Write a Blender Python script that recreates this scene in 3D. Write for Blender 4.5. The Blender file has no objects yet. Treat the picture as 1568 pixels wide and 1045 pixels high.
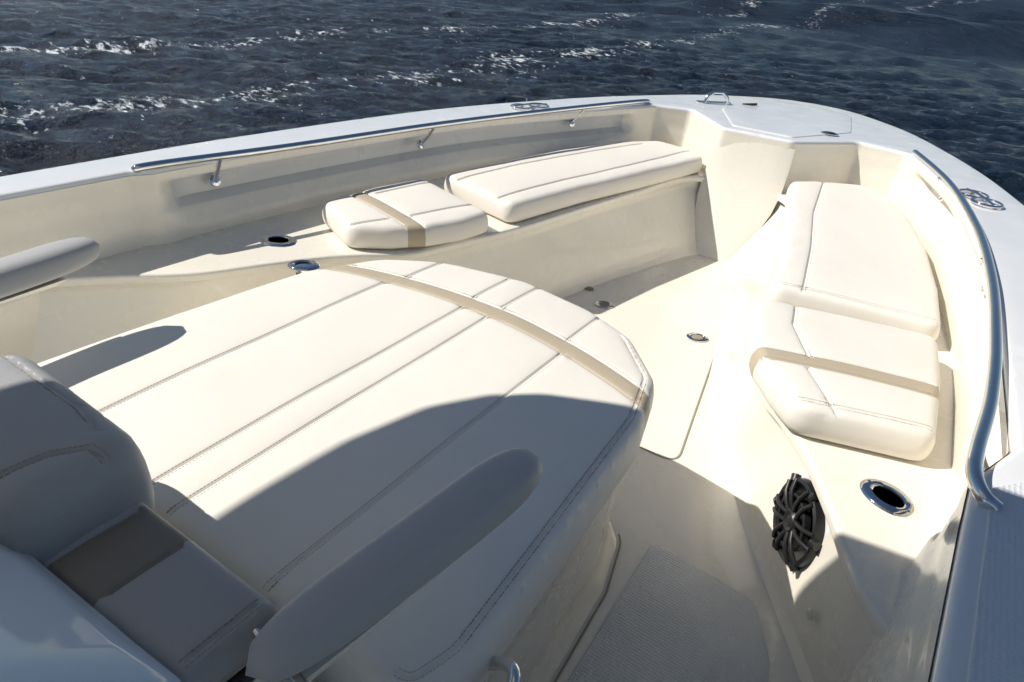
import bpy, bmesh, math, random
import numpy as np
from mathutils import Vector, Matrix
from mathutils.geometry import delaunay_2d_cdt
random.seed(3); np.random.seed(3)
scn=bpy.context.scene
CX=-0.816
SUN=Vector((-0.88,-0.37,1.0)).normalized()

# ------------------------------------------------------------------ materials
def newmat(name):
    m=bpy.data.materials.new(name); m.use_nodes=True
    nt=m.node_tree; b=nt.nodes['Principled BSDF']
    return m,nt,b
def N(nt,t,**k):
    n=nt.nodes.new(t)
    for a,v in k.items(): setattr(n,a,v)
    return n
def noise(nt,scale,detail=4,rough=.5,vec=None):
    n=N(nt,'ShaderNodeTexNoise'); n.inputs['Scale'].default_value=scale
    n.inputs['Detail'].default_value=detail; n.inputs['Roughness'].default_value=rough
    if vec: nt.links.new(vec,n.inputs['Vector'])
    return n
def ramp(nt,src,stops):
    r=N(nt,'ShaderNodeValToRGB')
    el=r.color_ramp.elements
    while len(el)<len(stops): el.new(.5)
    for e,(p,c) in zip(el,stops):
        e.position=p; e.color=(c[0],c[1],c[2],1) if hasattr(c,'__len__') else (c,c,c,1)
    nt.links.new(src,r.inputs['Fac']); return r
def geo(nt): return N(nt,'ShaderNodeNewGeometry').outputs['Position']
def vinyl(name,col,rough=.48,grain=.25):
    m,nt,b=newmat(name); p=geo(nt)
    n1=noise(nt,3.0,3,.6,p)
    c=[x for x in col]
    r=ramp(nt,n1.outputs['Fac'],[(.3,[x*.955 for x in c]),(.7,c)])
    nt.links.new(r.outputs[0],b.inputs['Base Color'])
    v=N(nt,'ShaderNodeTexVoronoi'); v.inputs['Scale'].default_value=420; nt.links.new(p,v.inputs['Vector'])
    b1=N(nt,'ShaderNodeBump'); b1.inputs['Strength'].default_value=grain; b1.inputs['Distance'].default_value=.0006
    nt.links.new(v.outputs['Distance'],b1.inputs['Height'])
    n2=noise(nt,14,2,.5,p)
    b2=N(nt,'ShaderNodeBump'); b2.inputs['Strength'].default_value=.26; b2.inputs['Distance'].default_value=.006
    nt.links.new(n2.outputs['Fac'],b2.inputs['Height']); nt.links.new(b1.outputs[0],b2.inputs['Normal'])
    nt.links.new(b2.outputs[0],b.inputs['Normal'])
    b.inputs['Roughness'].default_value=rough
    b.inputs['Specular IOR Level'].default_value=.4
    return m
def gelcoat(name,col,rough=.22,nonskid=False,dirt=.95):
    m,nt,b=newmat(name); p=geo(nt)
    n1=noise(nt,2.2,4,.65,p)
    r=ramp(nt,n1.outputs['Fac'],[(.3,[x*dirt for x in col]),(.68,col)])
    nt.links.new(r.outputs[0],b.inputs['Base Color'])
    n2=noise(nt,9,3,.6,p)
    rr=ramp(nt,n2.outputs['Fac'],[(.3,rough*.7),(.75,rough*1.7)])
    nt.links.new(rr.outputs[0],b.inputs['Roughness'])
    n3=noise(nt,2.5,1,.5,p)
    b2=N(nt,'ShaderNodeBump'); b2.inputs['Strength'].default_value=.25; b2.inputs['Distance'].default_value=.012
    nt.links.new(n3.outputs['Fac'],b2.inputs['Height'])
    last=b2
    if nonskid:
        v=N(nt,'ShaderNodeTexVoronoi'); v.inputs['Scale'].default_value=130; v.inputs['Randomness'].default_value=.2
        nt.links.new(p,v.inputs['Vector'])
        b3=N(nt,'ShaderNodeBump'); b3.inputs['Strength'].default_value=1.0; b3.inputs['Distance'].default_value=.003
        nt.links.new(v.outputs['Distance'],b3.inputs['Height']); nt.links.new(b2.outputs[0],b3.inputs['Normal']); last=b3
    nt.links.new(last.outputs[0],b.inputs['Normal'])
    b.inputs['Coat Weight'].default_value=0 if nonskid else .5
    b.inputs['Coat Roughness'].default_value=.05
    return m
def simple(name,col,rough=.4,metal=0):
    m,nt,b=newmat(name); p=geo(nt)
    n=noise(nt,40,2,.5,p)
    r=ramp(nt,n.outputs['Fac'],[(.3,[x*.9 for x in col]),(.7,col)])
    nt.links.new(r.outputs[0],b.inputs['Base Color'])
    b.inputs['Roughness'].default_value=rough; b.inputs['Metallic'].default_value=metal
    return m
M_V=vinyl('cream_vinyl',(.86,.805,.71))
M_T=vinyl('tan_vinyl',(.50,.42,.30))
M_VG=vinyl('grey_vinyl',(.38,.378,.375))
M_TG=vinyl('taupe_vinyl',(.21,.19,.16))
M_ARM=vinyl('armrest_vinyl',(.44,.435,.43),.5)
M_ST=simple('stitch',(.36,.31,.24),.8)
M_G=gelcoat('gelcoat',(.87,.815,.695))
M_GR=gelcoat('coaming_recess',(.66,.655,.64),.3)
M_GW=gelcoat('gelcoat_white',(.84,.835,.82),.18)
M_SC=gelcoat('screen_white',(.66,.74,.82),.05)
M_NS=gelcoat('nonskid',(.75,.74,.69),.36,True,.78)
M_NSC=gelcoat('nonskid_cap',(.72,.73,.74),.45,True)
M_CH=simple('stainless',(.80,.79,.77),.06,1)
M_BK=simple('black_plastic',(.014,.014,.015),.38)
M_HOLE=simple('dark_hole',(.01,.01,.01),.6)
M_GK=simple('gasket',(.30,.26,.18),.7)
M_HULL=gelcoat('hull_white',(.8,.8,.78),.15)

# ------------------------------------------------------------------ helpers
def finish(name,verts,faces,mats,fm=None,smooth=True,merge=0,parent=None,angle=None):
    me=bpy.data.meshes.new(name)
    me.from_pydata([tuple(v) for v in verts],[],[tuple(f) for f in faces])
    for m in (mats if isinstance(mats,(list,tuple)) else [mats]): me.materials.append(m)
    if fm is not None:
        for p,i in zip(me.polygons,fm): p.material_index=int(i)
    bm=bmesh.new(); bm.from_mesh(me)
    if merge: bmesh.ops.remove_doubles(bm,verts=bm.verts,dist=merge)
    bmesh.ops.recalc_face_normals(bm,faces=bm.faces)
    bm.to_mesh(me); bm.free()
    for p in me.polygons: p.use_smooth=smooth
    if angle is not None:
        me.set_sharp_from_angle(angle=math.radians(angle))
    o=bpy.data.objects.new(name,me); scn.collection.objects.link(o)
    if parent: o.parent=parent
    return o
def empty(name):
    e=bpy.data.objects.new(name,None); scn.collection.objects.link(e); e.empty_display_size=.1; return e
def catmull(pts,n=8):
    P=[np.array(p,float) for p in pts]; P=[2*P[0]-P[1]]+P+[2*P[-1]-P[-2]]
    out=[]
    for i in range(1,len(P)-2):
        p0,p1,p2,p3=P[i-1:i+3]
        for k in range(n):
            t=k/n
            out.append(.5*((2*p1)+(-p0+p2)*t+(2*p0-5*p1+4*p2-p3)*t*t+(-p0+3*p1-3*p2+p3)*t**3))
    out.append(P[-2]); return out
def resample(pts,step,closed=False):
    P=[np.array(p,float) for p in pts]
    if closed: P=P+[P[0]]
    out=[]
    for a,b in zip(P[:-1],P[1:]):
        n=max(1,int(round(np.linalg.norm(b-a)/step)))
        for k in range(n): out.append(a+(b-a)*k/n)
    if not closed: out.append(P[-1])
    return out
def fillet(pts,rad):
    P=[np.array(p[:2],float) for p in pts]; n=len(P); out=[]
    for i in range(n):
        p=P[i]; a=P[i-1]; b=P[(i+1)%n]
        r=pts[i][2] if len(pts[i])>2 else rad
        u=a-p; v=b-p; lu=np.linalg.norm(u); lv=np.linalg.norm(v); u/=lu; v/=lv
        ang=math.acos(max(-1,min(1,float(u@v))))
        if r<=0 or ang>math.radians(176): out.append(p); continue
        d=min(r/math.tan(ang/2),lu*.48,lv*.48)
        p1=p+u*d; p2=p+v*d
        m=max(2,int((math.pi-ang)/math.radians(9)))
        for k in range(m+1):
            t=k/m; out.append((1-t)**2*p1+2*t*(1-t)*p+t*t*p2)
    return out
def area(P): 
    P=np.array(P); x,y=P[:,0],P[:,1]; return .5*np.sum(x*np.roll(y,-1)-np.roll(x,-1)*y)
def normals_in(P,closed=True):
    P=np.array(P)
    if closed: T=np.roll(P,-1,0)-np.roll(P,1,0)
    else: T=np.gradient(P,axis=0)
    T/=np.linalg.norm(T,axis=1)[:,None]+1e-9
    return np.stack([-T[:,1],T[:,0]],1)
def segdist(Q,A,B):
    Q=np.array(Q); out=np.full(len(Q),1e9)
    for a,b in zip(A,B):
        ab=b-a; L=ab@ab+1e-12
        t=np.clip(((Q-a)@ab)/L,0,1)
        out=np.minimum(out,np.hypot(*(Q-a-t[:,None]*ab).T))
    return out
def inside(Q,P):
    Q=np.array(Q); P=np.array(P); c=np.zeros(len(Q),bool)
    for a,b in zip(P,np.roll(P,-1,0)):
        if a[1]==b[1]: continue
        m=((a[1]>Q[:,1])!=(b[1]>Q[:,1]))&(Q[:,0]<(b[0]-a[0])*(Q[:,1]-a[1])/(b[1]-a[1])+a[0])
        c^=m
    return c
def slab(name,outline,top,thick,r=.02,crown=0,grid=.03,lines=(),mats=None,region=None,step=.015,groove=.004,
         stitches=(),bulge=.004,wob=0,tilt=None,parent=None,bottom=False):
    """solid with a rounded top edge, optional sewn seams; outline in world XY (closed)"""
    O=resample(outline,step,True)
    if area(O)<0: O=O[::-1]
    O=np.array(O); nin=normals_in(O); n=len(O)
    A=O;B=np.roll(O,-1,0)
    pts=[tuple(p) for p in O]; edges=[]; 
    for frac in (.12,.35,.65,1.0):
        d=r*frac; Q=O+nin*d
        dd=segdist(Q,A,B); ok=(dd>d*.97)&inside(Q,O)
        pts+= [tuple(q) for q in Q[ok]]
    LA=[];LB=[]
    for ln in lines:
        L=np.array(resample(ln,.02)); ins=inside(L,O)
        if ins.sum()==0: continue
        base=None
        dd=segdist(L,A,B)
        for k in range(len(L)):
            if ins[k] and dd[k]>.003:
                pts.append(tuple(L[k])); 
                if base is not None: edges.append((base,len(pts)-1))
                base=len(pts)-1
            else: base=None
        for a,b in zip(L[:-1],L[1:]):
            LA.append(a);LB.append(b)
        if groove>0:
            nn=normals_in(L,False)
            for off in (-.018,-.008,-.004,-.0018,.0018,.004,.008,.018):
                Q=L+nn*off; ok=inside(Q,O)
                if ok.any():
                    dq=segdist(Q,A,B); ok&=dq>.004
                    pts+=[tuple(q) for q in Q[ok]]
    x0,y0=O.min(0);x1,y1=O.max(0)
    gx=np.arange(x0+grid*.37,x1,grid); gy=np.arange(y0+grid*.41,y1,grid)
    G=np.array([(x,y) for y in gy for x in gx]) if len(gx) and len(gy) else np.zeros((0,2))
    if len(G):
        G=G[inside(G,O)]
    if len(G):
        dg=segdist(G,A,B); ok=dg>r*1.15
        if LA: ok&=segdist(G,LA,LB)>.02
        pts+=[tuple(q) for q in G[ok]]
    res=delaunay_2d_cdt([Vector(p) for p in pts],edges,[list(range(n))],1,1e-6)
    V=np.array([tuple(v) for v in res[0]]); F=[list(f) for f in res[2]]
    d=segdist(V,A,B)
    def ztop(Q):
        d=segdist(Q,A,B); dc=np.minimum(d,r)
        z=top-r+np.sqrt(np.maximum(r*r-(r-dc)**2,0))
        if crown: z=z+crown*(1-np.exp(-np.maximum(d-r*.3,0)/.07))
        if LA and groove>0:
            dl=segdist(Q,LA,LB)
            w=np.clip(d/r,0,1)
            z=z-(groove*np.exp(-(dl/.003)**2)+groove*.8*np.exp(-dl/.022))*w
        if wob:
            x,y=Q[:,0],Q[:,1]
            z=z+wob*(np.sin(x*11+y*7+1)+np.sin(x*-6+y*13)+.6*np.sin(x*23+y*19+2)+.5*np.sin(x*31-y*17))*np.clip(d/r,0,1)*.5
        if tilt: z=z+tilt(Q[:,0],Q[:,1])
        return z
    Z=ztop(V)
    verts=[(v[0],v[1],z) for v,z in zip(V,Z)]; faces=F
    fm=[]
    for f in F:
        c=V[f].mean(0); fm.append(region(c[0],c[1]) if region else 0)
    tb=(tilt(O[:,0],O[:,1]) if tilt else np.zeros(n))
    prof=[(0,top-r),(-bulge*.7,top-r-(thick-r)*.2),(-bulge,top-r-(thick-r)*.45),(-bulge*.6,top-r-(thick-r)*.75),(0.0,top-thick+min(.006,thick*.1)),(min(.008,r*.5),top-thick)]
    base=len(verts)
    for off,z in prof:
        Q=O+nin*off
        verts+=[(q[0],q[1],z+t) for q,t in zip(Q,tb)]
    for k in range(len(prof)-1):
        for i in range(n):
            j=(i+1)%n
            faces.append([base+k*n+i,base+k*n+j,base+(k+1)*n+j,base+(k+1)*n+i])
            c=(O[i]+O[j])/2+nin[i]*.004
            fm.append(region(c[0],c[1]) if region else 0)
    if bottom:
        faces.append([base+(len(prof)-1)*n+i for i in range(n)]); fm.append(0)
    o=finish(name,verts,faces,mats,fm,True,3e-5,parent)
    if stitches:
        sv=[];sf=[]
        for ln,offs in stitches:
            L=np.array(resample(ln,.0062)); nn=normals_in(L,False)
            for off in offs:
                Q=L+nn*off
                ok=inside(Q,O)&(segdist(Q,A,B)>.006)
                zz=ztop(Q)
                for k in range(len(Q)-1):
                    if not(ok[k] and ok[k+1]): continue
                    a=Q[k];b=Q[k]+(Q[k+1]-Q[k])*.7
                    w=nn[k]*.0008
                    za=zz[k];zb=zz[k]+(zz[k+1]-zz[k])*.7
                    s=len(sv)
                    sv+=[(a[0]-w[0],a[1]-w[1],za-.001),(a[0]+w[0],a[1]+w[1],za-.001),(b[0]+w[0],b[1]+w[1],zb-.001),(b[0]-w[0],b[1]-w[1],zb-.001),
                         (a[0],a[1],za+.0005),(b[0],b[1],zb+.0005)]
                    sf+=[(s,s+3,s+5,s+4),(s+1,s+4,s+5,s+2),(s,s+4,s+1),(s+3,s+2,s+5)]
        if sv: 
            so=finish(name+'_stitching',sv,sf,M_ST,None,False); so.parent=o
    return o
def tube(name,pts,r,mat,parent=None,n=10,caps=True,taper=None):
    P=[Vector(p) for p in pts]; verts=[];faces=[]
    T=[(P[min(i+1,len(P)-1)]-P[max(i-1,0)]).normalized() for i in range(len(P))]
    up=Vector((0,0,1)) if abs(T[0].z)<.9 else Vector((1,0,0))
    a=T[0].cross(up).normalized()
    for i,p in enumerate(P):
        a=(a-T[i]*a.dot(T[i])).normalized(); b=T[i].cross(a)
        rr=r*(taper[i] if taper else 1)
        for k in range(n):
            t=2*math.pi*k/n; verts.append(p+a*math.cos(t)*rr+b*math.sin(t)*rr)
    for i in range(len(P)-1):
        for k in range(n):
            faces.append((i*n+k,i*n+(k+1)%n,(i+1)*n+(k+1)%n,(i+1)*n+k))
    if caps: faces+= [tuple(range(n)),tuple((len(P)-1)*n+k for k in range(n))]
    return finish(name,verts,faces,mat,None,True,0,parent,50)
def lathe(name,prof,mat,M=Matrix(),n=40,parent=None,sx=1,angle=40):
    verts=[];faces=[]
    for (r,z) in prof:
        for k in range(n):
            t=2*math.pi*k/n; verts.append(M@Vector((r*math.cos(t)*sx,r*math.sin(t),z)))
    for i in range(len(prof)-1):
        for k in range(n): faces.append((i*n+k,i*n+(k+1)%n,(i+1)*n+(k+1)%n,(i+1)*n+k))
    if prof[-1][0]>1e-6: faces.append(tuple((len(prof)-1)*n+k for k in range(n)))
    return finish(name,verts,faces,mat,None,True,1e-6,parent,angle)
def frame(origin,normal,up=(0,0,1)):
    z=Vector(normal).normalized(); x=Vector(up).cross(z)
    if x.length<1e-3: x=Vector((1,0,0))
    x.normalize(); y=z.cross(x)
    M=Matrix((x,y,z)).transposed().to_4x4(); M.translation=Vector(origin); return M
def loft(name,rows,mat,parent=None,angle=35,fmf=None):
    n=len(rows[0]); verts=[v for r in rows for v in r]; faces=[]; fm=[]
    for i in range(len(rows)-1):
        for k in range(n-1):
            faces.append((i*n+k,i*n+k+1,(i+1)*n+k+1,(i+1)*n+k))
            if fmf: fm.append(fmf(i,k))
    return finish(name,verts,faces,mat,fm if fmf else None,True,0,parent,angle)
def ribbon_line(name,pts,w,z,mat,parent=None,h=.0015):
    L=np.array(resample(pts,.02)); nn=normals_in(L,False)
    rows=[[(p[0]+q[0]*w/2*s,p[1]+q[1]*w/2*s,z+hh) for p,q in zip(L,nn)] for s,hh in ((-1,0),(-.6,h),(.6,h),(1,0))]
    return loft(name,rows,mat,parent,80)

# ------------------------------------------------------------------ boat hull
boat=empty('motorboat_hull')
ZG=.57
Wt=[(1.46,-2.5),(1.46,-1),(1.45,.3),(1.44,.8),(1.43,1.3),(1.405,1.65),(1.36,2.1),(1.30,2.5),(1.225,2.82),(1.14,3.1),(.985,3.55),(.80,3.95),(.60,4.30),(.37,4.56),(.19,4.69),(0,4.735)]
Wc=catmull(Wt,6)
outer=[(CX+h,y) for h,y in Wc]+[(CX-h,y) for h,y in Wc[::-1][1:]]
inner_port=[(-2.085,-2.5),(-2.085,.70),(-2.072,1.05),(-2.045,1.10)]+[tuple(p) for p in catmull([(-2.04,1.2),(-2.0,1.63),(-1.885,2.44),(-1.70,3.05),(-1.56,3.45)],6)]+[(-1.46,3.69),(-1.27,3.77),(-.99,3.455)]
inner_stb=[(-.645,3.465),(-.40,3.77),(-.17,3.72)]+[tuple(p) for p in catmull([(-.075,3.48),(.061,3.05),(.17,2.44),(.231,2.0),(.258,1.5),(.268,1.28)],6)]+[(.212,1.14),(.204,1.0),(.19,.68),(.18,-2.5)]
inner=inner_port+inner_stb
def fillet_open(pts,rad):
    out=fillet([tuple(p)+((0,) if (i==0 or i==len(pts)-1) else (rad,)) for i,p in enumerate(pts)],rad); return out
innf=fillet_open(inner,.045)
cap_outline=list(outer)+[tuple(p) for p in innf]
slab('gunwale_cap',cap_outline,ZG,.045,r=.014,grid=.09,mats=[M_GW],groove=0,bulge=0,step=.03,parent=boat)
IP=np.array(resample(innf,.03)); nin=-normals_in(IP,False)
def sstep(a,b,x): 
    t=np.clip((x-a)/(b-a),0,1); return t*t*(3-2*t)
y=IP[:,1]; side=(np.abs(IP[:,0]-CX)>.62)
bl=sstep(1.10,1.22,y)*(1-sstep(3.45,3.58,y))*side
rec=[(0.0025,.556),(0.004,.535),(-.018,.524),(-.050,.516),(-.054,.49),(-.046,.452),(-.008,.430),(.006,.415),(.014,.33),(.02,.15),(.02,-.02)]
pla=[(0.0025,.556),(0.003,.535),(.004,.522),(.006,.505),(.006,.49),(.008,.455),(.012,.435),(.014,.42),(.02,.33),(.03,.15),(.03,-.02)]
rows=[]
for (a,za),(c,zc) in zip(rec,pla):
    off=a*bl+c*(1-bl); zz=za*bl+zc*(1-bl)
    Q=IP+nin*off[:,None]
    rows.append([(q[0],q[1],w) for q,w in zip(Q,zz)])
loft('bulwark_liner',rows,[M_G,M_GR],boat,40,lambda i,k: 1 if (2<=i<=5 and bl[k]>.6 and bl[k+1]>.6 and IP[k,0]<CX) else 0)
rowsH=[]
for sc,z,dy in ((.998,ZG-.03,0),(1.012,ZG-.045,.012),(1.012,ZG-.085,.012),(.995,ZG-.10,-.005),(.965,.1,-.10),(.91,-.5,-.30),(.80,-1.1,-.6),(.5,-1.5,-1.0)):
    rowsH.append([(CX+(x-CX)*sc,(yy+dy*max(0,(yy-1)/3.7)),z) for x,yy in outer])
loft('topsides',rowsH,M_HULL,boat,40)
sol=[(CX+min(h,1.3)*.93,min(yy,3.62)) for h,yy in Wc if yy<3.6]
sole_out=[(p[0],p[1]) for p in sol]+[(2*CX-p[0],p[1]) for p in sol[::-1]]
slab('cockpit_sole',sole_out,0,.05,r=.005,grid=.12,mats=[M_G],groove=0,step=.06,bulge=0,parent=boat)
slab('nonskid_sole',fillet([(-.285,1.235,.03),(-.02,1.215,.05),(.05,1.08,.05),(.10,.85,.05),(.12,-2.2,.03),(-.265,-2.2,.03),(-.265,.5,.03)],.03),.004,.004,r=.002,grid=.12,mats=[M_NS],groove=0,step=.04,bulge=0,parent=boat)
finish('transom',[(CX-1.45,-2.5,-1.3),(CX+1.45,-2.5,-1.3),(CX+1.45,-2.5,.56),(CX-1.45,-2.5,.56)],[(0,1,2,3)],M_HULL,None,False,0,boat)
pairs=[((1.30,.60),(1.28,.55)),((1.12,.84),(1.10,.80)),((.955,1.03),(.975,1.04)),((.86,1.22),(.83,1.27)),((.78,1.37),(.72,1.44)),((.70,1.48),(.63,1.60)),
((.60,1.60),(.53,1.74)),((.54,1.80),(.45,1.92)),((.47,2.07),(.38,2.15)),((.40,2.5),(.30,2.5)),((.33,2.9),(.19,2.9)),((.26,3.28),(.11,3.13)),((.17,3.405),(.06,3.20))]
Lh=catmull([p[0] for p in pairs],6); Fh=catmull([p[1] for p in pairs],6)
Lp=[(CX+h,yy) for h,yy in Lh]+[(CX,3.408)]+[(CX-h,yy) for h,yy in Lh[::-1]]
Fp=[(CX+h,yy) for h,yy in Fh]+[(CX,3.205)]+[(CX-h,yy) for h,yy in Fh[::-1]]
ZL=.33
ledge_out=list(Lp)+[(-2.16,.60),(-2.10,1.1),(-2.06,1.63),(-1.94,2.44),(-1.75,3.05),(-1.55,3.6),(-1.3,3.95),(-.3,3.95),(-.08,3.6),(.12,3.05),(.23,2.44),(.29,2.0),(.33,1.5),(.40,1.1),(.46,.60)]
slab('seat_ledge',ledge_out,ZL,.03,r=.01,grid=.08,mats=[M_G],groove=0,step=.03,bulge=0,parent=boat)
La=np.array(Lp);Fa=np.array(Fp)
nl=normals_in(La,False)
rw=[]
for off,t,z in ((-.018,0,.302),(-.024,.02,.285),(-.024,.08,.26),(-.012,.4,.17),(-.004,.8,.06),(0.0,.96,.018),(.02,1.0,.0005)):
    Q=La*(1-t)+Fa*t+nl*off; rw.append([(q[0],q[1],z) for q in Q])
loft('seat_base',rw,M_G,boat,45)
rw=[[(CX+s*h,yy+.012*abs(s)**6,z) for s in (-1,-.93,-.5,0,.5,.93,1)] for h,yy,z in ((.192,3.458,.535),(.196,3.432,.43),(.20,3.385,.33),(.19,3.33,.24),(.155,3.25,.12),(.12,3.19,.03),(.11,3.165,.001))]
loft('bow_panel',rw,M_G,boat,50)
hatch=empty('anchor_locker_hatch')
hp=[(-1.165,3.96),(-1.075,4.50,.12),(CX,4.62,.3),(-.557,4.50,.12),(-.467,3.96),(-.665,3.54),(-.967,3.54)]
slab('hatch_lid',fillet(hp,.04),ZG+.004,.005,r=.004,grid=.1,mats=[M_GW],groove=0,bulge=0,parent=hatch)
lathe('hatch_latch',[(.034,0),(.034,.003),(.028,.005),(.026,.002),(.0,.002)],M_CH,Matrix.Translation((-.545,3.80,ZG+.005)),24,hatch,1.3)
lathe('hatch_latch_core',[(.022,.0),(.02,.006),(.0,.006)],M_BK,Matrix.Translation((-.545,3.80,ZG+.0065)),24,hatch,1.3)

# ------------------------------------------------------------------ lounge pad
ZP=.495
padpts=[(-1.33,.325,.05),(-1.318,.70,.1),(-1.285,1.05,.2),(-1.20,1.24,.15),(-1.06,1.345,.2),(CX,1.40,.3),(-.60,1.365,.2),(-.47,1.31,.1),(-.352,1.18,.09),(-.312,1.02,.1),(-.275,.42,.1),(-.30,.335,.05)]
pad=fillet(padpts,.05)
arc=lambda y0: [(x,y0-.10*(x-CX)**2/.25) for x in np.linspace(-1.34,-.27,24)]
l1=arc(1.155);l2=arc(1.205)
sx=[-1.08,-.85,-.775,-.557]
def yarc(x,y0): return y0-.10*(x-CX)**2/.25
seams=[[(x,.2),(x,yarc(x,1.155))] for x in sx]+[[(x,yarc(x,1.205)),(x,1.45)] for x in (-1.06,-.86,-.775,-.575)]
def inset(poly,d,step=.02):
    O=resample(poly,step,True)
    if area(O)<0: O=O[::-1]
    O=np.array(O); Q=O+normals_in(O)*d
    dd=segdist(Q,O,np.roll(O,-1,0)); ok=(dd>d*.96)&inside(Q,O)
    Q=[tuple(q) for q in Q[ok]]; return Q
pe=inset(pad,.024)
pe_stb=[p for p in pe if p[0]>-.50 and p[1]<1.3 and (p[1]>.4 or p[0]>-.35)]; pe_stb.sort(key=lambda p:p[1])
lounge=slab('lounge_cushion',pad,ZP,.105,r=.024,crown=.006,grid=.028,lines=[l1,l2]+seams+[pe_stb],mats=[M_V,M_T],
   region=lambda x,y: 1 if yarc(x,1.155)<y<yarc(x,1.205) else 0,groove=.003,wob=.0014,bottom=True,
   stitches=[(s,(-.005,.005)) for s in seams]+[(l1,(-.006,)),(l2,(.006,)),(pe_stb,(-.005,.005))])
pb=np.array(resample(pad,.03,True)); 
if area(pb)<0: pb=pb[::-1]
nb=normals_in(pb)
lb=empty('lounge_base')
rw=[]
for off,z in ((.03,.392),(.022,.385),(.022,.36),(.03,.33),(.035,.06),(.02,.015),(.005,.001)):
    Q=pb+nb*off; Q=np.vstack([Q,Q[:1]]); rw.append([(q[0],q[1],z) for q in Q])
loft('base_shell',rw,M_G,lb,40)
gl=[tuple(q) for q in (pb+nb*-.004) if q[0]>-.45 and .38<q[1]<1.22]; gl.sort(key=lambda q:q[1]+q[0]*-.2)
ribbon_line('base_joint',gl,.005,.0042,M_GK,lb)

# ------------------------------------------------------------------ bow seat cushions
ZC=.415
def cush(name,pts,stripe=None,seamlines=(),th=.080,r=.026):
    ol=fillet(pts,.05)
    lines=[];st=[];reg=None
    if stripe:
        a,b,c,d=[np.array(q) for q in stripe]
        lines+= [[tuple(a),tuple(b)],[tuple(c),tuple(d)]]
        st+=[(lines[0],(-.006,)),(lines[1],(.006,))]
        na=np.array([-(b-a)[1],(b-a)[0]]); nc=np.array([-(d-c)[1],(d-c)[0]])
        reg=lambda x,y: 1 if ((np.array([x,y])-a)@na)*((np.array([x,y])-c)@nc)<0 else 0
    for s in seamlines:
        lines.append(s); st.append((s,(-.006,.006)))
    return slab(name,ol,ZC,th,r=r,crown=.008,grid=.035,lines=lines,mats=[M_V,M_T],region=reg,groove=.005,stitches=st,wob=.0012,bottom=True)
cush('bow_seat_cushion',[(-.585,3.36,.05),(-.50,3.46,.05),(-.30,3.60,.08),(-.17,3.50,.12),(-.06,3.24,.2),(.05,2.85,.3),(.12,2.45,.2),(.155,2.13,.05),(-.325,2.06,.05),(-.40,2.50,.3),(-.487,2.92,.3)],
  seamlines=[[(-.225,2.03),(-.30,2.5),(-.385,2.93),(-.46,3.5)],[(-.34,2.095),(.16,2.165)]])
cush('bow_seat_cushion',[(-.335,1.945,.06),(.15,2.06,.05),(.178,1.80,.2),(.19,1.50,.05),(-.085,1.415,.06),(-.155,1.49,.1),(-.235,1.60,.12),(-.30,1.76,.15)],
  stripe=((-.40,1.60),(.30,1.78),(-.40,1.54),(.30,1.72)),seamlines=[[(-.23,1.99),(-.20,1.82),(-.12,1.66)],[(-.11,1.60),(0.02,1.40)],[(-.12,1.445),(.20,1.54)]])
cush('bow_seat_cushion',[(-1.04,3.43,.05),(-1.12,3.52,.06),(-1.36,3.58,.08),(-1.50,3.35,.15),(-1.62,2.95,.3),(-1.70,2.5,.3),(-1.745,2.17,.05),(-1.315,2.06,.05),(-1.24,2.50,.3),(-1.145,2.92,.3)],
  seamlines=[[(-1.41,2.05),(-1.34,2.5),(-1.245,2.93),(-1.14,3.5)],[(-1.66,2.1),(-1.61,2.5),(-1.50,3.0),(-1.38,3.4)]])
cush('bow_seat_cushion',[(-1.325,1.945,.05),(-1.77,2.08,.05),(-1.815,1.85,.2),(-1.83,1.58,.05),(-1.575,1.47,.06),(-1.47,1.56,.1),(-1.40,1.66,.12),(-1.345,1.80,.15)],
  stripe=((-1.95,1.80),(-1.25,1.625),(-1.95,1.74),(-1.25,1.565)),seamlines=[[(-1.42,1.99),(-1.50,1.68)],[(-1.53,1.62),(-1.62,1.42)],[(-1.70,2.1),(-1.745,1.78)]])

# ------------------------------------------------------------------ rails
def rail(name,pts,stan):
    e=empty(name)
    P=catmull(pts,10); tube('tube',P,.0125,M_CH,e,14)
    for (a,b,nrm) in stan:
        a=Vector(a);b=Vector(b)
        tube('stanchion',[a,a.lerp(b,.35)+Vector((0,0,-.004)),b],.0075,M_CH,e,10)
        M=frame(b,nrm)
        lathe('flange',[(.0,-.006),(.020,-.006),(.022,0),(.020,.005),(.010,.008),(.009,.012)],M_CH,M,24,e)
    return e
zr=.585
rail('grab_rail',[(-2.075,1.085,.565),(-2.055,1.11,.58),(-1.95,1.58,zr),(-1.852,2.24,zr),(-1.735,2.80,zr),(-1.60,3.34,zr),(-1.512,3.64,.585),(-1.505,3.70,.575)],
  [((-2.008,1.32,.575),(-2.055,1.32,.49),(.9,0,.35)),((-1.853,2.24,.575),(-1.925,2.24,.49),(.9,0.1,.35)),((-1.64,3.19,.575),(-1.69,3.16,.50),(.9,-.3,.3))])
rail('grab_rail',[(-.136,3.72,.57),(-.130,3.68,.583),(.034,3.20,zr),(.15,2.65,zr),(.207,2.15,zr),(.226,1.70,zr),(.224,1.41,zr),(.208,1.20,.588),(.206,1.12,.588),(.220,1.075,.583),(.243,1.07,.572)],
  [((-.005,3.30,.575),(.035,3.32,.50),(-.9,-.3,.3)),((.186,2.33,.575),(.228,2.34,.49),(-.9,0,.35)),((.212,1.24,.575),(.262,1.24,.50),(-.9,0,.35))])

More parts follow.
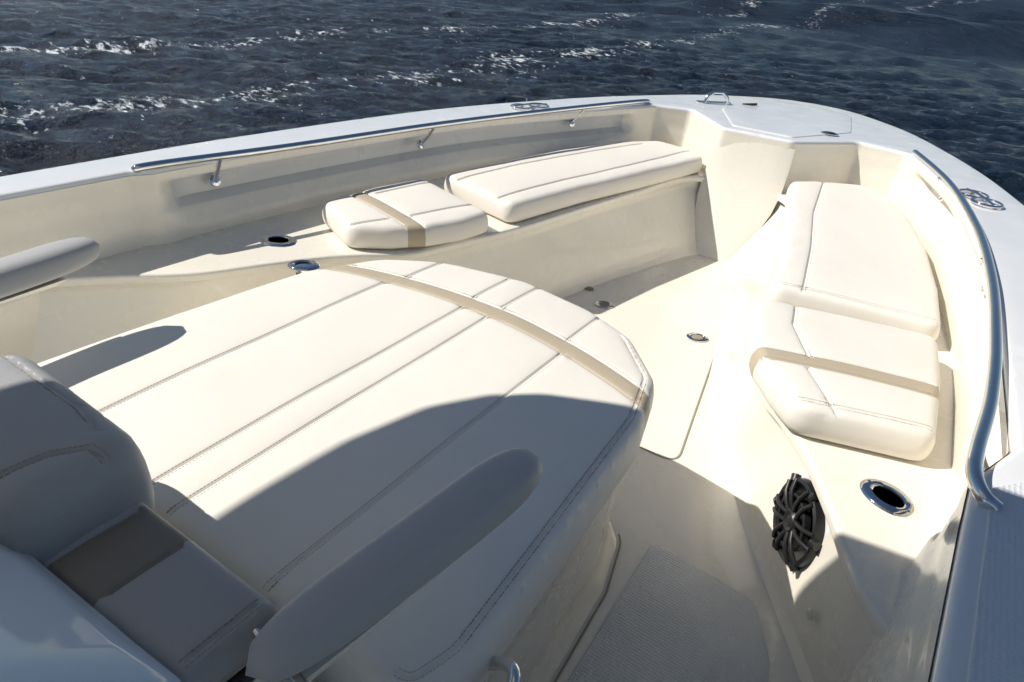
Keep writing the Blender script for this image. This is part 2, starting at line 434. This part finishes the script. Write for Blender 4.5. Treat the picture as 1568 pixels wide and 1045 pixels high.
def cleat(x,y,ang):
    e=empty('deck_cleat'); M=Matrix.Translation((x,y,ZG+.002))@Matrix.Rotation(ang,4,'Z')
    for cx_ in (-.052,.052):
        ring=[M@Vector((cx_+.052*math.cos(t),.050*math.sin(t),.007)) for t in np.linspace(0,2*math.pi,31)]
        tube('loop',ring,.0055,M_CH,e,8,False)
    tube('horn',[M@Vector((-.104,0,.010)),M@Vector((-.02,0,.016)),M@Vector((.02,0,.016)),M@Vector((.104,0,.010))],.006,M_CH,e,10)
    for cx_ in (-.052,.052):
        lathe('boss',[(.011,0),(.011,.010),(.0,.013)],M_CH,M@Matrix.Translation((cx_,0,0)),16,e)
cleat(-1.84,2.98,math.radians(68)); cleat(.150,3.07,math.radians(118))
e=empty('bow_chock')
tube('arch',[(-1.29,4.02,.57),(-1.285,4.03,.605),(-1.26,4.06,.632),(-1.22,4.10,.632),(-1.195,4.125,.605),(-1.19,4.13,.57)],.010,M_CH,e,10)
slab('foot',[(-1.32,4.0),(-1.17,4.15),(-1.20,4.18),(-1.35,4.03)],.578,.008,r=.003,grid=.2,mats=[M_CH],groove=0,bulge=0,parent=e)
tube('pin',[(-1.12,4.20,.572),(-1.04,4.22,.585)],.007,M_BK,e,8)

def rodholder(x,y,ang,z,s=1.0,name='rod_holder'):
    e=empty(name); M=Matrix.Translation((x,y,z))@Matrix.Rotation(ang,4,'Z')
    lathe('flange',[(.028*s,-.02),(.028*s,.004),(.032*s,.007),(.044*s,.006),(.049*s,.003),(.051*s,.0)],M_CH,M,40,e,1.28)
    lathe('bore',[(.028*s,.0035),(.027*s,-.05),(.0,-.05)],M_HOLE,M,32,e,1.28)
    for dx in (-.052,.052):
        lathe('screw',[(.005*s,.0),(.005*s,.0065),(.0,.008)],M_CH,M@Matrix.Translation((dx*s,0,0)),12,e)
rodholder(.137,1.335,math.radians(-30),ZL,.92); rodholder(-1.80,1.36,math.radians(20),ZL)
rodholder(-1.585,1.285,math.radians(30),ZL+.001,.8,'cup_holder')

# ------------------------------------------------------------------ speaker
sp=empty('marine_speaker')
nrm=Vector((-.85,-.52,.08)).normalized()
S0=Vector((.012,1.318,.190)); M=frame(S0,nrm)
lathe('mount_ring',[(.116,-.07),(.116,-.004),(.108,.006),(.09,.006)],M_GW,M,48,sp)
lathe('cone',[(.092,.008),(.088,.004),(.035,-.02),(.0,-.02)],M_HOLE,M,48,sp)
lathe('outer_ring',[(.084,.008),(.086,.026),(.092,.030),(.098,.026),(.100,.008)],M_BK,M,48,sp)
lathe('hub',[(.028,.012),(.028,.034),(.022,.040),(.014,.036),(.0,.041)],M_BK,M,32,sp)
lathe('mid_ring',[(.056,.020),(.056,.034),(.061,.036),(.065,.034),(.065,.020)],M_BK,M,40,sp)
for k in range(6):
    a=k*math.pi/3+.3
    for da in (-.20,.20):
        p=[M@Vector((r*math.cos(a+da*w),r*math.sin(a+da*w),h)) for r,w,h in ((.024,2.0,.032),(.045,1.3,.037),(.07,1.0,.037),(.095,.9,.028))]
        tube('spoke',p,.0055,M_BK,sp,8)
    tube('lug',[M@Vector((.090*math.cos(a),.090*math.sin(a),.024)),M@Vector((.106*math.cos(a),.106*math.sin(a),.020))],.011,M_BK,sp,8)

# ------------------------------------------------------------------ sole details
dh=empty('deck_hatch')
hl=[(CX+.34,2.26)]+[tuple(p) for p in fillet([(CX+.34,2.26,0),(CX+.466,1.56,.05),(CX-.466,1.56,.05),(CX-.34,2.26,0)],.03)]
hl=resample(hl[1:],.02)
ribbon_line('hatch_seal',hl,.007,.0008,M_GK,dh)
for i,(x,yy) in enumerate(((-.575,2.33),(-.985,2.33))):
    M=Matrix.Translation((x,yy,.002))@Matrix.Rotation(.5,4,'Z')
    lathe('latch_plate',[(.034,0),(.034,.003),(.026,.0045),(.024,.002),(0,.002)],M_CH,M,24,dh,1.25)
    lathe('latch_core',[(.018,.002),(.016,.005),(0,.005)],M_GK,M,20,dh,1.3)
lathe('drain',[(.018,0),(.018,.003),(0,.003)],M_GK,Matrix.Translation((-1.11,2.42,.002)),20,dh,1.4)
sn=empty('courtesy_light')
lathe('lens',[(.012,0),(.012,.003),(.006,.005),(0,.005)],M_CH,frame((.085,1.14,.12),(-.85,-.5,.05)),20,sn)
slab('step_pad',fillet([(.235,1.12,.03),(.232,1.0),(.22,.68),(.215,-.6,.04),(.56,-.6,.04),(.56,1.22,.05),(.30,1.20,.05)],.03),ZG+.004,.006,r=.003,grid=.1,mats=[M_NSC],groove=0,bulge=0,parent=boat)

# ------------------------------------------------------------------ backrest + armrests + console
b1x,b2x=-.665,-.575
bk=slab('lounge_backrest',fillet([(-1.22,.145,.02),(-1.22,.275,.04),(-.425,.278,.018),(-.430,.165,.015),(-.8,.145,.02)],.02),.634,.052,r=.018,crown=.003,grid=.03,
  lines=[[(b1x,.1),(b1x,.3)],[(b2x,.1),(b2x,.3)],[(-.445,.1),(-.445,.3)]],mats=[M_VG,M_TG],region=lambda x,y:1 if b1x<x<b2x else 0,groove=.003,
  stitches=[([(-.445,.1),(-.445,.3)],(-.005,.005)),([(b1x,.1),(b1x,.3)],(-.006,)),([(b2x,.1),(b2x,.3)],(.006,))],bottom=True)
slab('backrest_base',fillet([(-1.20,.150),(-1.20,.262),(-.437,.262),(-.440,.175)],.015),.574,.10,r=.01,grid=.05,mats=[M_G],groove=0,bulge=0,parent=bk)
tube('trim_strip',[(-.80,.274,.576),(-.432,.272,.576),(-.420,.262,.576),(-.424,.168,.576)],.009,M_BK,bk,8)
hs=[(-.748,.12),(-.735,.215),(-.715,.250),(-.62,.262)]
hs2=[(-1.1,.278),(-.80,.282),(-.74,.272)]
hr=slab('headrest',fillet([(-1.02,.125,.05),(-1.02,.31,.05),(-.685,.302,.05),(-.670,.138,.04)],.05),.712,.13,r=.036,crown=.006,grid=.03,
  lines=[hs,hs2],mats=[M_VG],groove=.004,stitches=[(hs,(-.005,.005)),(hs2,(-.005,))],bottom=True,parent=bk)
def armrest(xc,yc,L,ang,flip=1,zc=.635):
    e=empty('armrest')
    verts=[];faces=[];n=26;m=28
    for i in range(n+1):
        t=i/n; s=-1+2*t
        yy=s*L/2
        k=(1-abs(s)**5)**.5 if abs(s)<1 else 0
        w=(.034+.008*t)*k; h=.030*(k**.8)
        for j in range(m):
            a=2*math.pi*j/m; ca,sa=math.cos(a),math.sin(a)
            x=w*math.copysign(abs(ca)**.75,ca); z=h*math.copysign(abs(sa)**.8,sa)
            z=z+ .012*t*t
            verts.append((x,yy,z))
    for i in range(n):
        for j in range(m): faces.append((i*m+j,i*m+(j+1)%m,(i+1)*m+(j+1)%m,(i+1)*m+j))
    M=Matrix.Translation((xc,yc,zc))@Matrix.Rotation(ang,4,'Z')
    verts=[M@Vector(v) for v in verts]
    finish('pad',verts,faces,M_ARM,None,True,1e-5,e)
    vb=[M@Vector(v) for v in [(-.026,-.19,-.03),(.026,-.19,-.03),(.026,.12,-.026),(-.026,.12,-.026),(-.02,-.19,-.05),(.02,-.19,-.05),(.02,.10,-.036),(-.02,.10,-.036)]]
    finish('bracket',vb,[(0,1,2,3),(4,5,6,7),(0,1,5,4),(1,2,6,5),(2,3,7,6),(3,0,4,7)],M_G,None,False,0,e)
    tube('pivot',[M@Vector((-.07*flip,-.175,-.03)),M@Vector((.03*flip,-.175,-.03))],.006,M_CH,e,12)
    return e
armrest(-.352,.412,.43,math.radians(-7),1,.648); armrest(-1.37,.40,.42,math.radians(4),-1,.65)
hd=empty('grab_handle')
tube('loop',catmull([(-.30,.475,.40),(-.255,.475,.445),(-.228,.455,.455),(-.220,.40,.42),(-.228,.36,.36),(-.30,.345,.33)],8),.009,M_CH,hd,12)

con=empty('helm_console')
rw=[]
for hw,z,yf in ((.42,.0,.24),(.42,.44,.24),(.41,.47,.145),(.405,.645,.140),(.40,.665,.120),(.36,.80,-.08),(.33,.92,-.32)):
    yb=-.95
    rw.append([(CX+sx_*hw,yy,z) for sx_,yy in ((-1,yb),(-1,yf-.05),(-.93,yf-.012),(-.8,yf),(0,yf+.005),(.8,yf+.018),(.97,yf+.022),(1,yf),(1,yb),(-1,yb))])
loft('console_shell',rw,M_SC,con,50)
finish('console_top',[rw[-1][k] for k in range(9)],[tuple(range(9))],M_GW,None,False,0,con)
ht=empty('hardtop')
hh=[(1.115,-1.7,.1),(1.110,-.17,.1),(1.09,.11,.2),(1.045,.27,.1),(.98,.38,.08),(.90,.45,.1),(.73,.545,.2),(0,.65,1)]
hpts=[(CX-a,b,c) for a,b,c in hh]+[(CX+a,b,c) for a,b,c in hh[::-1][1:]]
slab('roof',fillet(hpts,.1),1.93,.06,r=.02,grid=.15,mats=[M_GW],groove=0,bottom=True,parent=ht,step=.04)
for s in (-1,1):
    for (y0,y1) in ((-.15,-.2),(-.9,-1.2)):
        tube('post',[(CX+s*.42,y0,.3),(CX+s*.44,(y0+y1)/2,1.0),(CX+s*.6,y1,1.88)],.022,M_CH,ht,12)

# ------------------------------------------------------------------ water
def gaxis(fine,lo,hi,c):
    a=[0]; stp=fine
    while a[-1]<max(hi-c,c-lo):
        a.append(a[-1]+stp); 
        if a[-1]>10: stp*=1.035
    a=np.array(a); ax=np.concatenate([-(a[1:][::-1]),a])+c
    return ax[(ax>=lo)&(ax<=hi)]
gx=gaxis(.11,-2500,2500,-8); gy=gaxis(.11,-2500,2500,9)
X,Y=np.meshgrid(gx,gy)
Z=np.zeros_like(X); rs=np.random.RandomState(5)
DX=np.gradient(gx)[None,:]; DY=np.gradient(gy)[:,None]; cell=np.maximum(DX,DY)
dist=np.hypot(X+2,Y); farf=np.clip((dist-22)/45,0,1)
for i in range(64):
    lam=.36*(1.08**i); th=rs.normal(math.radians(-62),.65); k=2*math.pi/lam
    amp=.0125*lam**.55*(.6+rs.rand()*.8)
    if lam>3.5: amp*=.4
    if lam>12: amp=0
    amp=amp+ (.011*lam*farf if lam>1.5 else 0)
    ph=rs.rand()*6.28
    w=np.clip((lam/cell-2.5)/2.5,0,1)
    s=np.sin(k*(X*math.cos(th)+Y*math.sin(th))+ph+ .8*np.sin(X*.9/lam+Y*1.1/lam+ph))
    Z+=w*amp*(1-2*np.abs(s) if i%2==0 else s)*.60
Z-=1.05
nx,ny=len(gx),len(gy)
V=np.stack([X.ravel(),Y.ravel(),Z.ravel()],1)
idx=np.arange(nx*ny).reshape(ny,nx)
F=np.stack([idx[:-1,:-1].ravel(),idx[:-1,1:].ravel(),idx[1:,1:].ravel(),idx[1:,:-1].ravel()],1)
me=bpy.data.meshes.new('water'); me.vertices.add(len(V)); me.vertices.foreach_set('co',V.ravel())
me.loops.add(F.size); me.loops.foreach_set('vertex_index',F.ravel().astype(np.int32))
me.polygons.add(len(F)); me.polygons.foreach_set('loop_start',np.arange(0,F.size,4,dtype=np.int32))
me.polygons.foreach_set('use_smooth',np.ones(len(F),bool))
me.update(); me.validate()
m,nt,b=newmat('sea_water'); p=geo(nt)
mp=N(nt,'ShaderNodeMapping'); nt.links.new(p,mp.inputs['Vector']); mp.inputs['Rotation'].default_value=(0,0,math.radians(28)); mp.inputs['Scale'].default_value=(1.0,1.9,1)
nl_=noise(nt,.8,2,.5,mp.outputs[0]); na=noise(nt,4.2,4,.68,mp.outputs[0])
b0=N(nt,'ShaderNodeBump'); b0.inputs['Strength'].default_value=1; b0.inputs['Distance'].default_value=.6; nt.links.new(nl_.outputs['Fac'],b0.inputs['Height'])
b1=N(nt,'ShaderNodeBump'); b1.inputs['Strength'].default_value=1; b1.inputs['Distance'].default_value=.18; nt.links.new(na.outputs['Fac'],b1.inputs['Height']); nt.links.new(b0.outputs[0],b1.inputs['Normal'])
nt.links.new(b1.outputs[0],b.inputs['Normal'])
sep=N(nt,'ShaderNodeSeparateXYZ'); nt.links.new(p,sep.inputs[0])
f1=noise(nt,.33,3,.6,p)
ma=N(nt,'ShaderNodeMath',operation='MULTIPLY_ADD'); nt.links.new(f1.outputs['Fac'],ma.inputs[0]); ma.inputs[1].default_value=3.6; nt.links.new(sep.outputs[0],ma.inputs[2])
mr=N(nt,'ShaderNodeMapRange'); nt.links.new(ma.outputs[0],mr.inputs[0]); mr.inputs[1].default_value=-20; mr.inputs[2].default_value=0
rb=ramp(nt,mr.outputs[0],[(0,.15),(.30,.12),(.345,1.0),(.39,.15),(.54,.10),(.60,.95),(.66,.12),(1,.0)])
f2=noise(nt,3.6,6,.72,mp.outputs[0])
f3=noise(nt,.45,2,.5,mp.outputs[0])
ad=N(nt,'ShaderNodeMath',operation='MULTIPLY'); nt.links.new(rb.outputs[0],ad.inputs[0]); 
r33=ramp(nt,f3.outputs['Fac'],[(.36,.25),(.6,1)]); nt.links.new(r33.outputs[0],ad.inputs[1])
mul=N(nt,'ShaderNodeMath',operation='MULTIPLY_ADD'); nt.links.new(ad.outputs[0],mul.inputs[0]); mul.inputs[1].default_value=.195; nt.links.new(f2.outputs['Fac'],mul.inputs[2])
r2=ramp(nt,mul.outputs[0],[(.665,0),(.74,1)])
mc=N(nt,'ShaderNodeMix',data_type='RGBA'); nt.links.new(r2.outputs[0],mc.inputs[0]); mc.inputs[6].default_value=(.006,.015,.028,1); mc.inputs[7].default_value=(.78,.81,.82,1)
nt.links.new(mc.outputs[2],b.inputs['Base Color'])
ln=N(nt,'ShaderNodeVectorMath',operation='LENGTH'); nt.links.new(p,ln.inputs[0])
rf=N(nt,'ShaderNodeMapRange'); nt.links.new(ln.outputs['Value'],rf.inputs[0]); rf.inputs[1].default_value=15; rf.inputs[2].default_value=90; rf.inputs[3].default_value=.10; rf.inputs[4].default_value=.42
mx_=N(nt,'ShaderNodeMath',operation='MAXIMUM'); nt.links.new(rf.outputs[0],mx_.inputs[0])
r3=ramp(nt,r2.outputs[0],[(0,.0),(1,.7)]); nt.links.new(r3.outputs[0],mx_.inputs[1]); nt.links.new(mx_.outputs[0],b.inputs['Roughness'])
b.inputs['IOR'].default_value=1.33
me.materials.append(m)
wo=bpy.data.objects.new('water',me); scn.collection.objects.link(wo)

# ------------------------------------------------------------------ light, world, camera
w=bpy.data.worlds.new('World'); scn.world=w; w.use_nodes=True; nt=w.node_tree
sk=nt.nodes.new('ShaderNodeTexSky'); sk.sky_type='NISHITA'; sk.sun_disc=False
sk.sun_elevation=math.asin(SUN.z); sk.sun_rotation=math.atan2(SUN.x,SUN.y)%(2*math.pi)
sk.dust_density=.15; sk.ozone_density=3.0
nt.links.new(sk.outputs[0],nt.nodes['Background'].inputs['Color']); nt.nodes['Background'].inputs['Strength'].default_value=.066
sl=bpy.data.lights.new('sun','SUN'); sl.energy=5; sl.angle=math.radians(.5); sl.color=(1,.965,.905)
so=bpy.data.objects.new('sun',sl); scn.collection.objects.link(so); so.rotation_euler=(-SUN).to_track_quat('-Z','Y').to_euler(); so.location=SUN*20
cam=bpy.data.cameras.new('camera'); cam.lens=1017/1568*36; cam.sensor_width=36; cam.clip_start=.02; cam.clip_end=6000
co=bpy.data.objects.new('camera',cam); scn.collection.objects.link(co)
R=Matrix(((.82574,-.34105,.44927),(.55839,.38168,-.73656),(.07972,.85907,.50560)))
Mx=R.to_4x4(); Mx.translation=Vector((0,0,1.25)); co.matrix_world=Mx
scn.camera=co
scn.view_settings.view_transform='Standard'; scn.view_settings.look='None'; scn.view_settings.exposure=0
